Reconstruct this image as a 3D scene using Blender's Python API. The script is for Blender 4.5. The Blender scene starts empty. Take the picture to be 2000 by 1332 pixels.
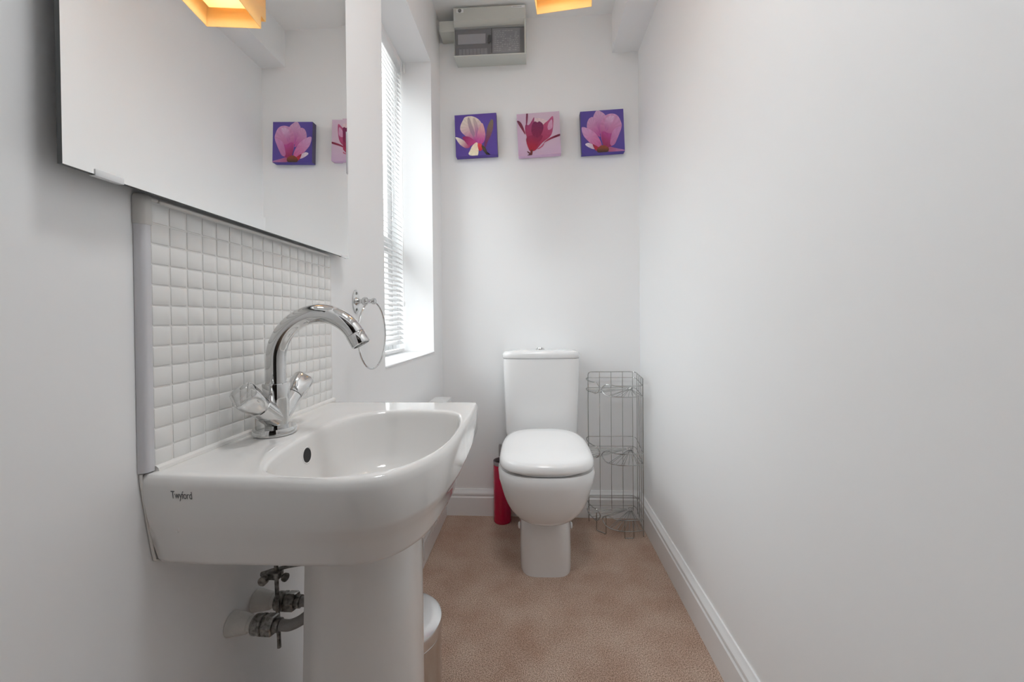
import bpy, bmesh, math, random
from mathutils import Vector, Matrix
from mathutils.bvhtree import BVHTree
random.seed(7)
S = bpy.context.scene
COL = S.collection
PI = math.pi
H = 0.99                       # camera height
XL, XR, YB, ZC = -0.4675, 0.527, 2.015, 2.507   # left wall, right wall, far wall, ceiling
YF = -0.40                     # wall behind the camera

# ------------------------------------------------------------------ materials
def srgb(r, g, b):
    f = lambda c: (c/255/12.92) if c/255 <= .04045 else ((c/255+.055)/1.055)**2.4
    return (f(r), f(g), f(b), 1)

def mat(name, color, rough=.5, metal=0, spec=.5, bump=None, coat=0, noise=None, emit=None, trans=0):
    m = bpy.data.materials.new(name); m.use_nodes = True
    nt = m.node_tree; b = nt.nodes['Principled BSDF']
    b.inputs['Base Color'].default_value = color
    b.inputs['Roughness'].default_value = rough
    b.inputs['Metallic'].default_value = metal
    b.inputs['Specular IOR Level'].default_value = spec
    b.inputs['Coat Weight'].default_value = coat
    b.inputs['Coat Roughness'].default_value = .03
    if emit:
        b.inputs['Emission Color'].default_value = emit[0]; b.inputs['Emission Strength'].default_value = emit[1]
    tc = None
    if bump or noise:
        tc = nt.nodes.new('ShaderNodeTexCoord')
    if noise:                                   # (scale, colour a, colour b)
        n = nt.nodes.new('ShaderNodeTexNoise'); n.inputs['Scale'].default_value = noise[0]; n.inputs['Detail'].default_value = 5
        r = nt.nodes.new('ShaderNodeValToRGB')
        r.color_ramp.elements[0].position = .3; r.color_ramp.elements[1].position = .7
        r.color_ramp.elements[0].color = noise[1]; r.color_ramp.elements[1].color = noise[2]
        nt.links.new(tc.outputs['Object'], n.inputs['Vector']); nt.links.new(n.outputs['Fac'], r.inputs['Fac'])
        nt.links.new(r.outputs['Color'], b.inputs['Base Color'])
    if bump:                                    # (scale, strength, distance)
        n = nt.nodes.new('ShaderNodeTexNoise'); n.inputs['Scale'].default_value = bump[0]; n.inputs['Detail'].default_value = 4
        u = nt.nodes.new('ShaderNodeBump'); u.inputs['Strength'].default_value = bump[1]; u.inputs['Distance'].default_value = bump[2]
        nt.links.new(tc.outputs['Object'], n.inputs['Vector']); nt.links.new(n.outputs['Fac'], u.inputs['Height'])
        nt.links.new(u.outputs['Normal'], b.inputs['Normal'])
    return m

M = {}
M['wall'] = mat('wall_paint', (.87, .875, .88, 1), .55, spec=.3, bump=(9, .06, .01))
M['ceiling'] = mat('ceiling_paint', (.87, .875, .875, 1), .7, spec=.2)
M['gloss'] = mat('gloss_paint', (.82, .825, .83, 1), .25, spec=.5)
M['ceramic'] = mat('white_ceramic', (.80, .79, .775, 1), .07, spec=.5, coat=.4)
M['wc'] = mat('toilet_ceramic', (.82, .82, .82, 1), .08, spec=.5, coat=.4)
M['seat'] = mat('seat_plastic', (.90, .90, .90, 1), .12, spec=.5)
M['plastic'] = mat('white_plastic', (.80, .80, .80, 1), .3)
M['trim'] = mat('trim_plastic', (.62, .615, .64, 1), .3)
M['trimtop'] = mat('trim_corner', (.60, .59, .57, 1), .35)
M['tile'] = mat('white_tile', (.78, .775, .76, 1), .08, spec=.5, coat=.3)
M['grout'] = mat('grout', (.76, .75, .735, 1), .8)
M['seal'] = mat('sealant', (.80, .785, .76, 1), .35)
M['chrome'] = mat('chrome', (.66, .66, .655, 1), .04, metal=1)
M['wire'] = mat('wire_chrome', (.47, .47, .46, 1), .2, metal=1)
M['steel'] = mat('bin_steel', (.62, .60, .58, 1), .12, metal=1)
M['brass'] = mat('tarnished_metal', (.16, .15, .135, 1), .35, metal=.8, noise=(180, (.12, .117, .11, 1), (.42, .41, .39, 1)))
M['braid'] = mat('braided_steel', (.34, .335, .33, 1), .4, metal=.7, bump=(900, 1, .001))
M['plaster'] = mat('painted_plaster', (.72, .715, .69, 1), .6, bump=(60, .5, .01))
M['dark'] = mat('dark_hole', (.012, .012, .012, 1), .6)
M['mirror'] = mat('mirror_silver', (.93, .935, .93, 1), 0.0, metal=1)
M['mirroredge'] = mat('mirror_edge', (.05, .055, .055, 1), .3)
M['clip'] = mat('clear_clip', (.86, .87, .88, 1), .1)
M['ink'] = mat('grey_ink', (.09, .09, .095, 1), .5)
M['red'] = mat('crimson_plastic', srgb(190, 0, 62), .25, coat=.3)
M['blind'] = mat('blind_slat', (.83, .83, .83, 1), .45)
M['upvc'] = mat('window_upvc', (.80, .80, .80, 1), .3)
M['fuse'] = mat('fuse_box_grey', srgb(200, 202, 196), .45)
M['fusedark'] = mat('fuse_box_inside', srgb(150, 150, 153), .5)
M['label'] = mat('grey_label', srgb(240, 240, 244), .6)
M['rad'] = mat('radiator_enamel', (.82, .82, .82, 1), .3)
M['hall'] = mat('hall_paint', (.16, .15, .14, 1), .7)
M['door'] = mat('door_frame_paint', (.75, .75, .75, 1), .35)

def carpet():
    m = bpy.data.materials.new('brown_carpet'); m.use_nodes = True
    nt = m.node_tree; b = nt.nodes['Principled BSDF']; b.inputs['Roughness'].default_value = .95; b.inputs['Specular IOR Level'].default_value = .1
    tc = nt.nodes.new('ShaderNodeTexCoord')
    fine = nt.nodes.new('ShaderNodeTexNoise'); fine.inputs['Scale'].default_value = 330; fine.inputs['Detail'].default_value = 3
    mid = nt.nodes.new('ShaderNodeTexNoise'); mid.inputs['Scale'].default_value = 7; mid.inputs['Detail'].default_value = 4
    r1 = nt.nodes.new('ShaderNodeValToRGB'); e = r1.color_ramp.elements
    e[0].position = .34; e[0].color = srgb(140, 117, 102); e[1].position = .66; e[1].color = srgb(234, 211, 194)
    r2 = nt.nodes.new('ShaderNodeValToRGB'); e = r2.color_ramp.elements
    e[0].position = .3; e[0].color = (.80, .71, .675, 1); e[1].position = .7; e[1].color = (1, 1, 1, 1)
    mx = nt.nodes.new('ShaderNodeMix'); mx.data_type = 'RGBA'; mx.blend_type = 'MULTIPLY'; mx.inputs[0].default_value = 1
    bp = nt.nodes.new('ShaderNodeBump'); bp.inputs['Strength'].default_value = .9; bp.inputs['Distance'].default_value = .003
    L = nt.links.new
    L(tc.outputs['Object'], fine.inputs['Vector']); L(tc.outputs['Object'], mid.inputs['Vector'])
    L(fine.outputs['Fac'], r1.inputs['Fac']); L(mid.outputs['Fac'], r2.inputs['Fac'])
    L(r1.outputs['Color'], mx.inputs[6]); L(r2.outputs['Color'], mx.inputs[7]); L(mx.outputs[2], b.inputs['Base Color'])
    L(fine.outputs['Fac'], bp.inputs['Height']); L(bp.outputs['Normal'], b.inputs['Normal'])
    return m
M['carpet'] = carpet()

def mixed(name, tint, gloss_fac, rough=0.02):
    """thin see-through sheet: tinted transparency with a glossy reflection"""
    m = bpy.data.materials.new(name); m.use_nodes = True; nt = m.node_tree
    nt.nodes.remove(nt.nodes['Principled BSDF'])
    t = nt.nodes.new('ShaderNodeBsdfTransparent'); t.inputs['Color'].default_value = tint
    g = nt.nodes.new('ShaderNodeBsdfGlossy'); g.inputs['Roughness'].default_value = rough
    x = nt.nodes.new('ShaderNodeMixShader'); x.inputs['Fac'].default_value = gloss_fac
    L = nt.links.new
    L(t.outputs[0], x.inputs[1]); L(g.outputs[0], x.inputs[2]); L(x.outputs[0], nt.nodes['Material Output'].inputs['Surface'])
    return m
M['glass'] = mixed('window_glass', (.95, .96, .96, 1), .06)
M['smoke'] = mixed('smoked_door', (.80, .80, .81, 1), .10, .25)

def shade_mat():
    m = bpy.data.materials.new('lamp_veneer'); m.use_nodes = True; nt = m.node_tree
    nt.nodes.remove(nt.nodes['Principled BSDF'])
    tc = nt.nodes.new('ShaderNodeTexCoord'); mp = nt.nodes.new('ShaderNodeMapping'); mp.inputs['Scale'].default_value = (6, 6, 160)
    n = nt.nodes.new('ShaderNodeTexNoise'); n.inputs['Scale'].default_value = 3
    r = nt.nodes.new('ShaderNodeValToRGB'); r.color_ramp.elements[0].color = (.93, .74, .40, 1); r.color_ramp.elements[1].color = (.97, .83, .52, 1)
    d = nt.nodes.new('ShaderNodeBsdfDiffuse'); t = nt.nodes.new('ShaderNodeBsdfTranslucent'); x = nt.nodes.new('ShaderNodeMixShader')
    x.inputs['Fac'].default_value = .45
    L = nt.links.new
    L(tc.outputs['Object'], mp.inputs['Vector']); L(mp.outputs['Vector'], n.inputs['Vector']); L(n.outputs['Fac'], r.inputs['Fac'])
    L(r.outputs['Color'], d.inputs['Color']); L(r.outputs['Color'], t.inputs['Color'])
    L(d.outputs[0], x.inputs[1]); L(t.outputs[0], x.inputs[2]); L(x.outputs[0], nt.nodes['Material Output'].inputs['Surface'])
    return m
M['veneer'] = shade_mat()

def vcol_mat():
    m = bpy.data.materials.new('canvas_print'); m.use_nodes = True; nt = m.node_tree
    b = nt.nodes['Principled BSDF']; b.inputs['Roughness'].default_value = .6
    a = nt.nodes.new('ShaderNodeVertexColor'); a.layer_name = 'Col'
    nt.links.new(a.outputs['Color'], b.inputs['Base Color'])
    return m
M['print'] = vcol_mat()

# ------------------------------------------------------------------ builders
def finish(name, bm, m, parent=None, smooth=True, angle=35, kind=None, label=None):
    bmesh.ops.recalc_face_normals(bm, faces=bm.faces)
    if smooth:
        for f in bm.faces: f.smooth = True
        for e in bm.edges:
            if len(e.link_faces) == 2 and e.calc_face_angle(0) > math.radians(angle): e.smooth = False
    me = bpy.data.meshes.new(name); bm.to_mesh(me); bm.free()
    o = bpy.data.objects.new(name, me); COL.objects.link(o)
    me.materials.append(m)
    if parent is not None:
        o.parent = parent; o.matrix_parent_inverse = parent_matrix(parent).inverted()
    if kind: o['kind'] = kind
    if label: o['label'] = label
    return o

def parent_matrix(p):
    mw = Matrix.LocRotScale(p.location, p.rotation_euler, p.scale)
    if p.parent is not None:
        mw = parent_matrix(p.parent) @ p.matrix_parent_inverse @ mw
    return mw

def thing(name, loc, label, cat, group=None):
    o = bpy.data.objects.new(name, None); COL.objects.link(o); o.location = loc; o.empty_display_size = .05
    o['label'] = label; o['category'] = cat
    if group: o['group'] = group
    return o

def tag(o, label, cat, group=None):
    o['label'] = label; o['category'] = cat
    if group: o['group'] = group
    return o

def box(bm, x0, x1, y0, y1, z0, z1, r=0, seg=2, mtx=None):
    vs = [bm.verts.new(v) for v in ((x0,y0,z0),(x1,y0,z0),(x1,y1,z0),(x0,y1,z0),(x0,y0,z1),(x1,y0,z1),(x1,y1,z1),(x0,y1,z1))]
    fs = [bm.faces.new([vs[i] for i in q]) for q in ((0,3,2,1),(4,5,6,7),(0,1,5,4),(1,2,6,5),(2,3,7,6),(3,0,4,7))]
    if mtx is not None:
        for v in vs: v.co = mtx @ v.co
    if r > 0:
        es = set(e for f in fs for e in f.edges)
        bmesh.ops.bevel(bm, geom=list(es), offset=r, segments=seg, profile=.5, affect='EDGES')
    return bm

def loft(bm, rings, cap0=True, cap1=True):
    R = [[bm.verts.new(p) for p in r] for r in rings]
    n = len(R[0])
    for a, b in zip(R, R[1:]):
        for i in range(n):
            j = (i+1) % n
            bm.faces.new((a[i], a[j], b[j], b[i]))
    if cap0: bm.faces.new(list(reversed(R[0])))
    if cap1: bm.faces.new(R[-1])
    return R

def tube(bm, pts, r, n=10, closed=False, cap=True):
    pts = [Vector(p) for p in pts]; N = len(pts)
    rad = r if hasattr(r, '__len__') else [r]*N
    tang = []
    for i in range(N):
        a = pts[i-1] if (i > 0 or closed) else pts[i]
        b = pts[(i+1) % N] if (i < N-1 or closed) else pts[i]
        t = (b-a); tang.append(t.normalized() if t.length > 1e-9 else Vector((0,0,1)))
    t0 = tang[0]; u = t0.cross(Vector((0,0,1)))
    if u.length < 1e-3: u = t0.cross(Vector((1,0,0)))
    u.normalize(); rings = []
    for i in range(N):
        t = tang[i]; u = (u - t*u.dot(t))
        if u.length < 1e-6: u = t.orthogonal()
        u.normalize(); w = t.cross(u)
        rings.append([pts[i] + (u*math.cos(2*PI*k/n) + w*math.sin(2*PI*k/n))*rad[i] for k in range(n)])
    if closed:
        loft(bm, rings + [rings[0]], False, False); bmesh.ops.remove_doubles(bm, verts=bm.verts, dist=1e-7)
    else:
        loft(bm, rings, cap, cap)
    return bm

def lathe(bm, prof, c, axis=(0,0,1), n=32, up=None):
    """prof: (distance along axis, radius)"""
    a = Vector(axis).normalized(); u = a.orthogonal().normalized(); w = a.cross(u); c = Vector(c)
    loft(bm, [[c + a*d + (u*math.cos(2*PI*k/n) + w*math.sin(2*PI*k/n))*max(r, 1e-5) for k in range(n)] for d, r in prof])
    return bm

def cr(pts, k=8, closed=False):
    """Catmull-Rom through pts"""
    P = [Vector(p) for p in pts]; N = len(P); out = []
    rng = range(N) if closed else range(N-1)
    for i in rng:
        p1, p2 = P[i], P[(i+1) % N]
        p0 = P[i-1] if (i > 0 or closed) else p1*2-p2
        p3 = P[(i+2) % N] if (i+2 < N or closed) else p2*2-p1
        for s in range(k):
            t = s/k
            out.append(.5*((2*p1)+(p2-p0)*t+(2*p0-5*p1+4*p2-p3)*t*t+(3*p1-p0-3*p2+p3)*t**3))
    if not closed: out.append(P[-1].copy())
    return out

def fillet(pts, r, k=6):
    """round the inner corners of an open 3-D polyline"""
    P = [Vector(p) for p in pts]; out = [P[0]]
    for i in range(1, len(P)-1):
        a, b, c = P[i-1], P[i], P[i+1]
        d1 = min(r, (a-b).length*.49); d2 = min(r, (c-b).length*.49)
        s = b+(a-b).normalized()*d1; e = b+(c-b).normalized()*d2
        for q in range(k+1):
            t = q/k; out.append((1-t)**2*s + 2*t*(1-t)*b + t*t*e)
    out.append(P[-1]); return out

def sup(cx, cy, w, l, z, n=3.0, N=72, nb=None, lb=None):
    """super-ellipse ring; the back half (y > cy) may have its own exponent and length"""
    out = []
    for i in range(N):
        t = 2*PI*i/N; c, s = math.cos(t), math.sin(t)
        e = n if s < 0 else (nb or n); L = l if s < 0 else (lb or l)
        out.append(Vector((cx + w*math.copysign(abs(c)**(2/e), c), cy + L*math.copysign(abs(s)**(2/e), s), z)))
    return out

# ------------------------------------------------------------------ the setting
YH = -2.3
def shell(name, boxes, m, **k):
    bm = bmesh.new()
    for b in boxes: box(bm, *b)
    return finish(name, bm, m, smooth=False, kind='structure', **k)
WY0, WY1, WZ0, WZ1 = 1.227, 1.835, .8435, 2.195          # window opening
XO = -0.735                                             # outer face of the left wall
shell('floor', [(-.95, 1.1, YH-.1, YB+.1, -.1, 0)], M['carpet'])
shell('ceiling', [(-.95, 1.1, YH-.1, YB+.1, ZC, ZC+.1)], M['ceiling'])
shell('wall_left', [(XO, XL, YF, WY0, 0, ZC), (XO, XL, WY1, YB+.1, 0, ZC), (XO, XL, WY0, WY1, 0, WZ0), (XO, XL, WY0, WY1, WZ1, ZC)], M['wall'])
shell('wall_right', [(XR, XR+.1, YF, YB+.1, 0, ZC)], M['wall'])
shell('wall_back', [(XL, XR, YB, YB+.1, 0, ZC)], M['wall'])
shell('wall_front', [(XO, -.40, YF-.1, YF, 0, ZC), (.47, XR+.1, YF-.1, YF, 0, ZC), (-.40, .47, YF-.1, YF, 2.02, ZC)], M['wall'])
shell('wall_hall', [(-.95, -.85, YH, YF-.1, 0, ZC), (1.0, 1.1, YH, YF-.1, 0, ZC), (-.95, 1.1, YH-.1, YH, 0, ZC), (-.95, XO, YF-.1, YF, 0, ZC), (XR+.1, 1.1, YF-.1, YF, 0, ZC)], M['hall'])
shell('door_1', [(-.40, -.37, YF-.1, YF, 0, 2.02), (.44, .47, YF-.1, YF, 0, 2.02), (-.37, .44, YF-.1, YF, 1.99, 2.02)], M['door'])
# boxed-in pipe run along the right wall under the ceiling
shell('trim_1', [(.399, XR, YF, YB, 2.316, ZC)], M['wall'])

def skirting(name, path, inward, h=.132, m=None):
    """path: floor polyline on the wall, inward: unit vectors into the room"""
    prof = [(0,0),(.017,0),(.017,.092),(.0125,.097),(.0125,.102),(.016,.106),(.0155,.113),(.011,.121),(.007,.127),(.005,.132),(0,.132)]
    bm = bmesh.new()
    loft(bm, [[Vector((p[0]+i[0]*d, p[1]+i[1]*d, z)) for d, z in prof] for p, i in zip(path, inward)])
    return finish(name, bm, m or M['gloss'], angle=25, kind='structure')
skirting('baseboard_right', [(XR, YF), (XR, YB)], [(-1, 0), (-1, -1)])
skirting('baseboard_back', [(XL, YB), (XR, YB)], [(1, -1), (-1, -1)])
lb = skirting('baseboard_left', [(XL, 1.02), (XL, YB)], [(1, 0), (1, -1)])

# window: frame, sash rail, panes
w1 = bpy.data.objects.new('window_1', None); COL.objects.link(w1); w1.location = (-.67, 1.5, WZ0); w1['kind'] = 'structure'
bm = bmesh.new(); fx0, fx1 = -.715, -.66
for a in ((WY0, WY0+.055, WZ0, WZ1), (WY1-.055, WY1, WZ0, WZ1)): box(bm, fx0, fx1, a[0], a[1], a[2], a[3], .004)
for z0, z1 in ((WZ0, WZ0+.06), (WZ1-.06, WZ1), (1.30, 1.375)): box(bm, fx0, fx1-.003, WY0+.05, WY1-.05, z0, z1, .004)
finish('window_frame', bm, M['upvc'], w1)
for z0, z1 in ((WZ0+.058, 1.302), (1.373, WZ1-.058)):
    bm = bmesh.new(); box(bm, -.691, -.687, WY0+.052, WY1-.052, z0, z1); finish('window_pane', bm, M['glass'], w1, smooth=False)
bm = bmesh.new(); box(bm, -.71, XL+.004, WY0+.001, WY1-.001, WZ0-.001, WZ0+.006, .003); finish('window_sill', bm, M['gloss'], w1)

# ------------------------------------------------------------------ venetian blind
vb = thing('venetian_blind', (-.60, 1.5, WZ0+.012), 'white narrow-slat venetian blind hanging inside the window recess', 'blind')
by0, by1, bx = WY0+.012, WY1-.014, -.614
bm = bmesh.new(); box(bm, bx-.014, bx+.022, by0, by1+.004, 2.146, 2.178, .003); hr = finish('headrail', bm, M['blind'], vb)
bm = bmesh.new(); box(bm, bx+.022, bx+.028, by1-.012, by1+.006, 2.138, 2.182, .002); finish('end_cap', bm, M['plastic'], hr)
bm = bmesh.new(); z = 2.132; tilt = math.radians(40)
while z > WZ0+.045:
    segs = 5; row = []
    for yy in (by0, by1):
        row.append([bm.verts.new((bx + (t-.5)*.025*math.cos(tilt), yy, z - (t-.5)*.025*math.sin(tilt) + .0016*(1-(2*t-1)**2))) for t in [i/segs for i in range(segs+1)]])
    for i in range(segs): bm.faces.new((row[0][i], row[0][i+1], row[1][i+1], row[1][i]))
    z -= .0213
sl = finish('slats', bm, M['blind'], vb, angle=80)
so = sl.modifiers.new('thick', 'SOLIDIFY'); so.thickness = .0005
bm = bmesh.new(); box(bm, bx-.012, bx+.012, by0, by1, WZ0+.010, WZ0+.024, .003); finish('bottom_rail', bm, M['blind'], vb)
for yy in (by0+.07, by1-.07):
    bm = bmesh.new()
    for dx in (-.0125, .0125): tube(bm, [(bx+dx, yy, 2.146), (bx+dx, yy, WZ0+.02)], .0007, 6)
    tube(bm, [(bx, yy+.006, 2.146), (bx, yy+.006, WZ0+.02)], .0009, 6)
    finish('ladder_cord', bm, M['plastic'], vb)
bm = bmesh.new(); tube(bm, [(bx+.024, by0+.13, 2.146), (bx+.027, by0+.13, 1.33)], .0025, 8)
tube(bm, [(bx+.02, by0+.13, 2.161), (bx+.034, by0+.13, 2.156), (bx+.028, by0+.13, 2.136)], .0014, 6); finish('tilt_wand', bm, M['clip'], vb)
bm = bmesh.new(); tube(bm, [(bx+.026, by1-.05, 2.156), (bx+.027, by1-.05, 1.08)], .0011, 6); tube(bm, [(bx+.026, by1-.043, 2.156), (bx+.027, by1-.043, 1.08)], .0011, 6)
lathe(bm, [(0, .002), (.004, .004), (.02, .006), (.024, .002)], (bx+.027, by1-.0465, 1.058)); finish('pull_cord', bm, M['plastic'], vb)

# ------------------------------------------------------------------ radiator under the window
rd = thing('radiator', (-.40, 1.35, .30), 'white panel radiator on the left wall under the window', 'radiator')
ry0, ry1 = 1.05, 1.735
bm = bmesh.new(); box(bm, -.435, -.378, ry0, ry1, .30, .632, .006)
finish('panel', bm, M['rad'], rd)
bm = bmesh.new()
y = ry0+.02
while y < ry1-.02:
    box(bm, -.379, -.372, y, y+.02, .33, .60, .003); y += .033
finish('ribs', bm, M['rad'], rd)
bm = bmesh.new(); box(bm, -.440, -.366, ry0-.004, ry1+.004, .632, .655, .003); gr = finish('top_cover', bm, M['rad'], rd)
bm = bmesh.new()
y = ry0+.03
while y < ry1-.03:
    box(bm, -.432, -.384, y, y+.006, .6545, .6556); y += .02
finish('grille_slots', bm, M['plastic'], gr, smooth=False)
bm = bmesh.new(); lathe(bm, [(0, .006), (.003, .006), (.004, .003)], (-.374, ry1+.0035, .641), (0, 1, 0), 12); finish('end_screw', bm, M['dark'], gr)
bm = bmesh.new()
bm.free()
for yy in (ry0+.1, ry1-.1):
    bm = bmesh.new(); box(bm, XL+.0005, -.434, yy-.015, yy+.015, .36, .58, .002); finish('mounting_bracket', bm, M['rad'], rd)
# row of small raised white squares on the left skirting
bm = bmesh.new()
for i in range(7): box(bm, XL+.0165, XL+.0185, 1.628+.0453*i, 1.646+.0453*i, .066, .079, .0006, 1)
finish('raised_squares', bm, M['seat'], lb, kind='structure')
bm = bmesh.new(); box(bm, XL+.0165, XL+.021, 1.562, 1.572, .03, .118, .001); finish('joint_strip', bm, M['gloss'], lb, kind='structure')

# ------------------------------------------------------------------ basin
C0 = Vector((-.25, .62, 0))
def seg_lin(a, b, k): return [Vector((a[0]+(b[0]-a[0])*i/k, a[1]+(b[1]-a[1])*i/k, 0)) for i in range(k)]
def contour(near, far, wall_near, wall_far):
    """near: list from the wall near end to the front middle, far: from there to the wall far end"""
    return near + far
def poly_r(poly):
    P = [Vector((p[0], p[1], 0)) for p in poly]
    def r(t):
        d = Vector((math.cos(t), math.sin(t), 0)); best = 0
        for a, b in zip(P, P[1:]+P[:1]):
            e = b-a; den = d.x*(-e.y)+d.y*e.x
            if abs(den) < 1e-12: continue
            q = a-C0
            s = (q.x*(-e.y)+q.y*e.x)/den; u = (d.x*q.y-d.y*q.x)/den
            if s > 0 and -1e-6 <= u <= 1+1e-6: best = max(best, s)
        return best
    return r
front_near = [(-.290, .4355), (-.235, .4325), (-.190, .440), (-.157, .465), (-.130, .522), (-.119, .60), (-.118, .68)]
XW = XL + .0012
top = [(XW, .4440), (-.40, .4392)] + [(p.x, p.y) for p in cr(front_near, 6)] + [(-.120, .76), (-.1225, .83)] + \
      [(-.1245-.010*(1-math.sin(a))*0 - .010*(1-math.cos(a)), .861+.010*math.sin(a)) for a in [PI/2*i/6 for i in range(7)]] + [(-.25, .871), (XW, .871)]
wing = [(x, y-.002 if y > .80 else y+.004 if y < .5 else y) for x, y in top]
skirt = [(XW, .4585), (-.40, .4550)] + [(p.x, p.y) for p in cr([(-.275, .4565), (-.222, .460), (-.186, .474), (-.163, .500), (-.146, .545), (-.1385, .624), (-.139, .704), (-.148, .765), (-.168, .808), (-.21, .838), (-.28, .848)], 6)] + [(XW, .848)]
mid = [(XW, .4525), (-.40, .4480)] + [(p.x, p.y) for p in cr([(-.280, .446), (-.228, .447), (-.187, .458), (-.159, .484), (-.137, .535), (-.1275, .615), (-.127, .69), (-.131, .765), (-.146, .822), (-.19, .850), (-.28, .858)], 6)] + [(XW, .858)]
inner = cr([(p[0], p[1], 0) for p in [(-.334,.476),(-.315,.456),(-.287,.4475),(-.24,.446),(-.197,.459),(-.168,.480),(-.145,.521),(-.132,.581),(-.1295,.657),(-.135,.713),(-.149,.754),(-.188,.776),(-.258,.778),(-.300,.768),(-.338,.734),(-.357,.67),(-.358,.59),(-.350,.52)]], 6, True)
rt, rw, rs, rm, ri = map(poly_r, (top, wing, skirt, mid, [(p.x, p.y) for p in inner]))
ths = [2*PI*i/220 for i in range(220)]
for c in ((XW, .4440), (XW, .871), (-.1345, .871), (-.1245, .861), (-.1275, .868)):
    ths.append(math.atan2(c[1]-C0.y, c[0]-C0.x) % (2*PI))
ths = sorted(set(round(t, 6) for t in ths))
def ring(f, z, s=1, off=0):
    out = []
    for t in ths:
        r = f(t)*s + off
        x, y = C0.x + r*math.cos(t), C0.y + r*math.sin(t)
        out.append(Vector((max(x, XW), y, z)))
    return out
wb = thing('wash_basin', (-.30, .65, .70), 'white ceramic wash basin on pedestal below the mosaic tiles', 'basin')
bm = bmesh.new()
mixr = lambda f, g, k: (lambda t: f(t)*(1-k)+g(t)*k)
rings = [ring(rs, .6915, .45), ring(rs, .692, .90), ring(rs, .6985, .985), ring(rs, .704), ring(mixr(rs, rm, .5), .722), ring(rm, .736),
         ring(mixr(rm, rw, .8), .749), ring(rw, .755), ring(rt, .798, 1), ring(rt, .8065, 1, -.0012), ring(rt, .8105, 1, -.0038),
         ring(rt, .812, 1, -.0065) if False else ring(mixr(rt, ri, 0), .8118, 1, -.0055)]
def crest(t):                                   # inner lip, always inside the outer crest
    return min(ri(t)+.004, rt(t)-.0062)
for k in (.12, .5, .88):                        # the flat top between the two lips
    rings.append(ring(lambda t: (rt(t)-.0055)*(1-k)+crest(t)*k, .8123))
rings += [ring(crest, .8122), ring(lambda t: min(ri(t)+.001, rt(t)-.008), .8108), ring(ri, .807, .993), ring(ri, .797, .983), ring(ri, .780, .967), ring(ri, .757, .940),
          ring(ri, .735, .90), ring(ri, .717, .84), ring(ri, .706, .73), ring(ri, .7030, .5), ring(ri, .7025, .25), ring(ri, .7025, .08)]
loft(bm, rings)
bs = finish('bowl', bm, M['ceramic'], wb, angle=50)
bvh_b = BVHTree.FromPolygons([v.co[:] for v in bs.data.vertices], [p.vertices[:] for p in bs.data.polygons])
# overflow hole on the bowl's wall side
hit = bvh_b.ray_cast(Vector((-.25, .600, .783)), Vector((-1, 0, 0)))
p, nrm = hit[0], hit[1]
if nrm.x < 0: nrm = -nrm
bm = bmesh.new(); lathe(bm, [(-.002, .013), (.0005, .0135), (.0012, .0125), (.0006, .0112), (-.0015, .0108)], p, nrm, 28); ov = finish('overflow_ring', bm, M['ceramic'], wb)
bm = bmesh.new(); lathe(bm, [(.0002, .011), (.0008, .011)], p, nrm, 28); finish('overflow_hole', bm, M['dark'], ov)
# plug
bm = bmesh.new(); lathe(bm, [(0, .031), (.002, .032), (.003, .030), (.0035, .022), (.006, .020), (.0065, .001)], (C0.x, C0.y, .7027)); finish('waste_plug', bm, M['chrome'], wb)
# printed word on the near face
fc = bpy.data.curves.new('maker', 'FONT'); fc.body = 'Twyford'; fc.size = .0158; fc.resolution_u = 4; fc.space_character = .92
fo = bpy.data.objects.new('maker', fc); COL.objects.link(fo)
me = bpy.data.meshes.new_from_object(fo.evaluated_get(bpy.context.evaluated_depsgraph_get()))
bpy.data.objects.remove(fo)
bm = bmesh.new(); bm.from_mesh(me)
bmesh.ops.subdivide_edges(bm, edges=[e for e in bm.edges if e.calc_length() > .003], cuts=1)
wx = max(v.co.x for v in bm.verts)
for v in bm.verts:
    x, z = -.4265+v.co.x*(.0275/wx), .7852+v.co.y*.84
    h = bvh_b.ray_cast(Vector((x, .30, z)), Vector((0, 1, 0)))
    v.co = Vector((x, h[0].y-.0003, z))
finish('printed_word', bm, M['ink'], wb, smooth=False, label='grey printed maker word')
# small drip mark of sealant on the near face
bm = bmesh.new(); pts = []
for x, z in ((-.4265, .7435), (-.4245, .7425), (-.4225, .744), (-.4215, .747), (-.4215, .749)):
    h = bvh_b.ray_cast(Vector((x, .30, z)), Vector((0, 1, 0))); pts.append(h[0])
tube(bm, pts, [.0006, .001, .0012, .001, .0004], 8); finish('sealant_smear', bm, M['seat'], wb)

# pedestal
def dring(z, xb, xf, y0, y1, n=2.5, N=40):
    out = []; yc, hw = (y0+y1)/2, (y1-y0)/2
    for i in range(N+1):
        t = -PI/2 + PI*i/N; c, s = math.cos(t), math.sin(t)
        out.append(Vector((xb+.03+(xf-xb-.03)*abs(c)**(2/n), yc+hw*math.copysign(abs(s)**(2/n), s), z)))
    out.append(Vector((xb, y1, z))); out.append(Vector((xb, y0, z)))
    return out
bm = bmesh.new()
PR = [dring(0.0, -0.3665, -0.1645, .535, .765), dring(.03, -0.3645, -0.1695, .54, .76), dring(.12, -0.3525, -0.1865, .553, .747), dring(.30, -0.3455, -0.1935, .557, .743), dring(.66, -0.3370, -0.1940, .5605, .7395), dring(.690, -0.3355, -0.1930, .562, .738)]
PR = [[r[-1]]+r[:-1] for r in PR]                 # open strip: near back edge, round the front, far back edge
V = [[bm.verts.new(p) for p in r] for r in PR]
for a, b in zip(V, V[1:]):
    for i in range(len(a)-1): bm.faces.new((a[i], a[i+1], b[i+1], b[i]))
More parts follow.
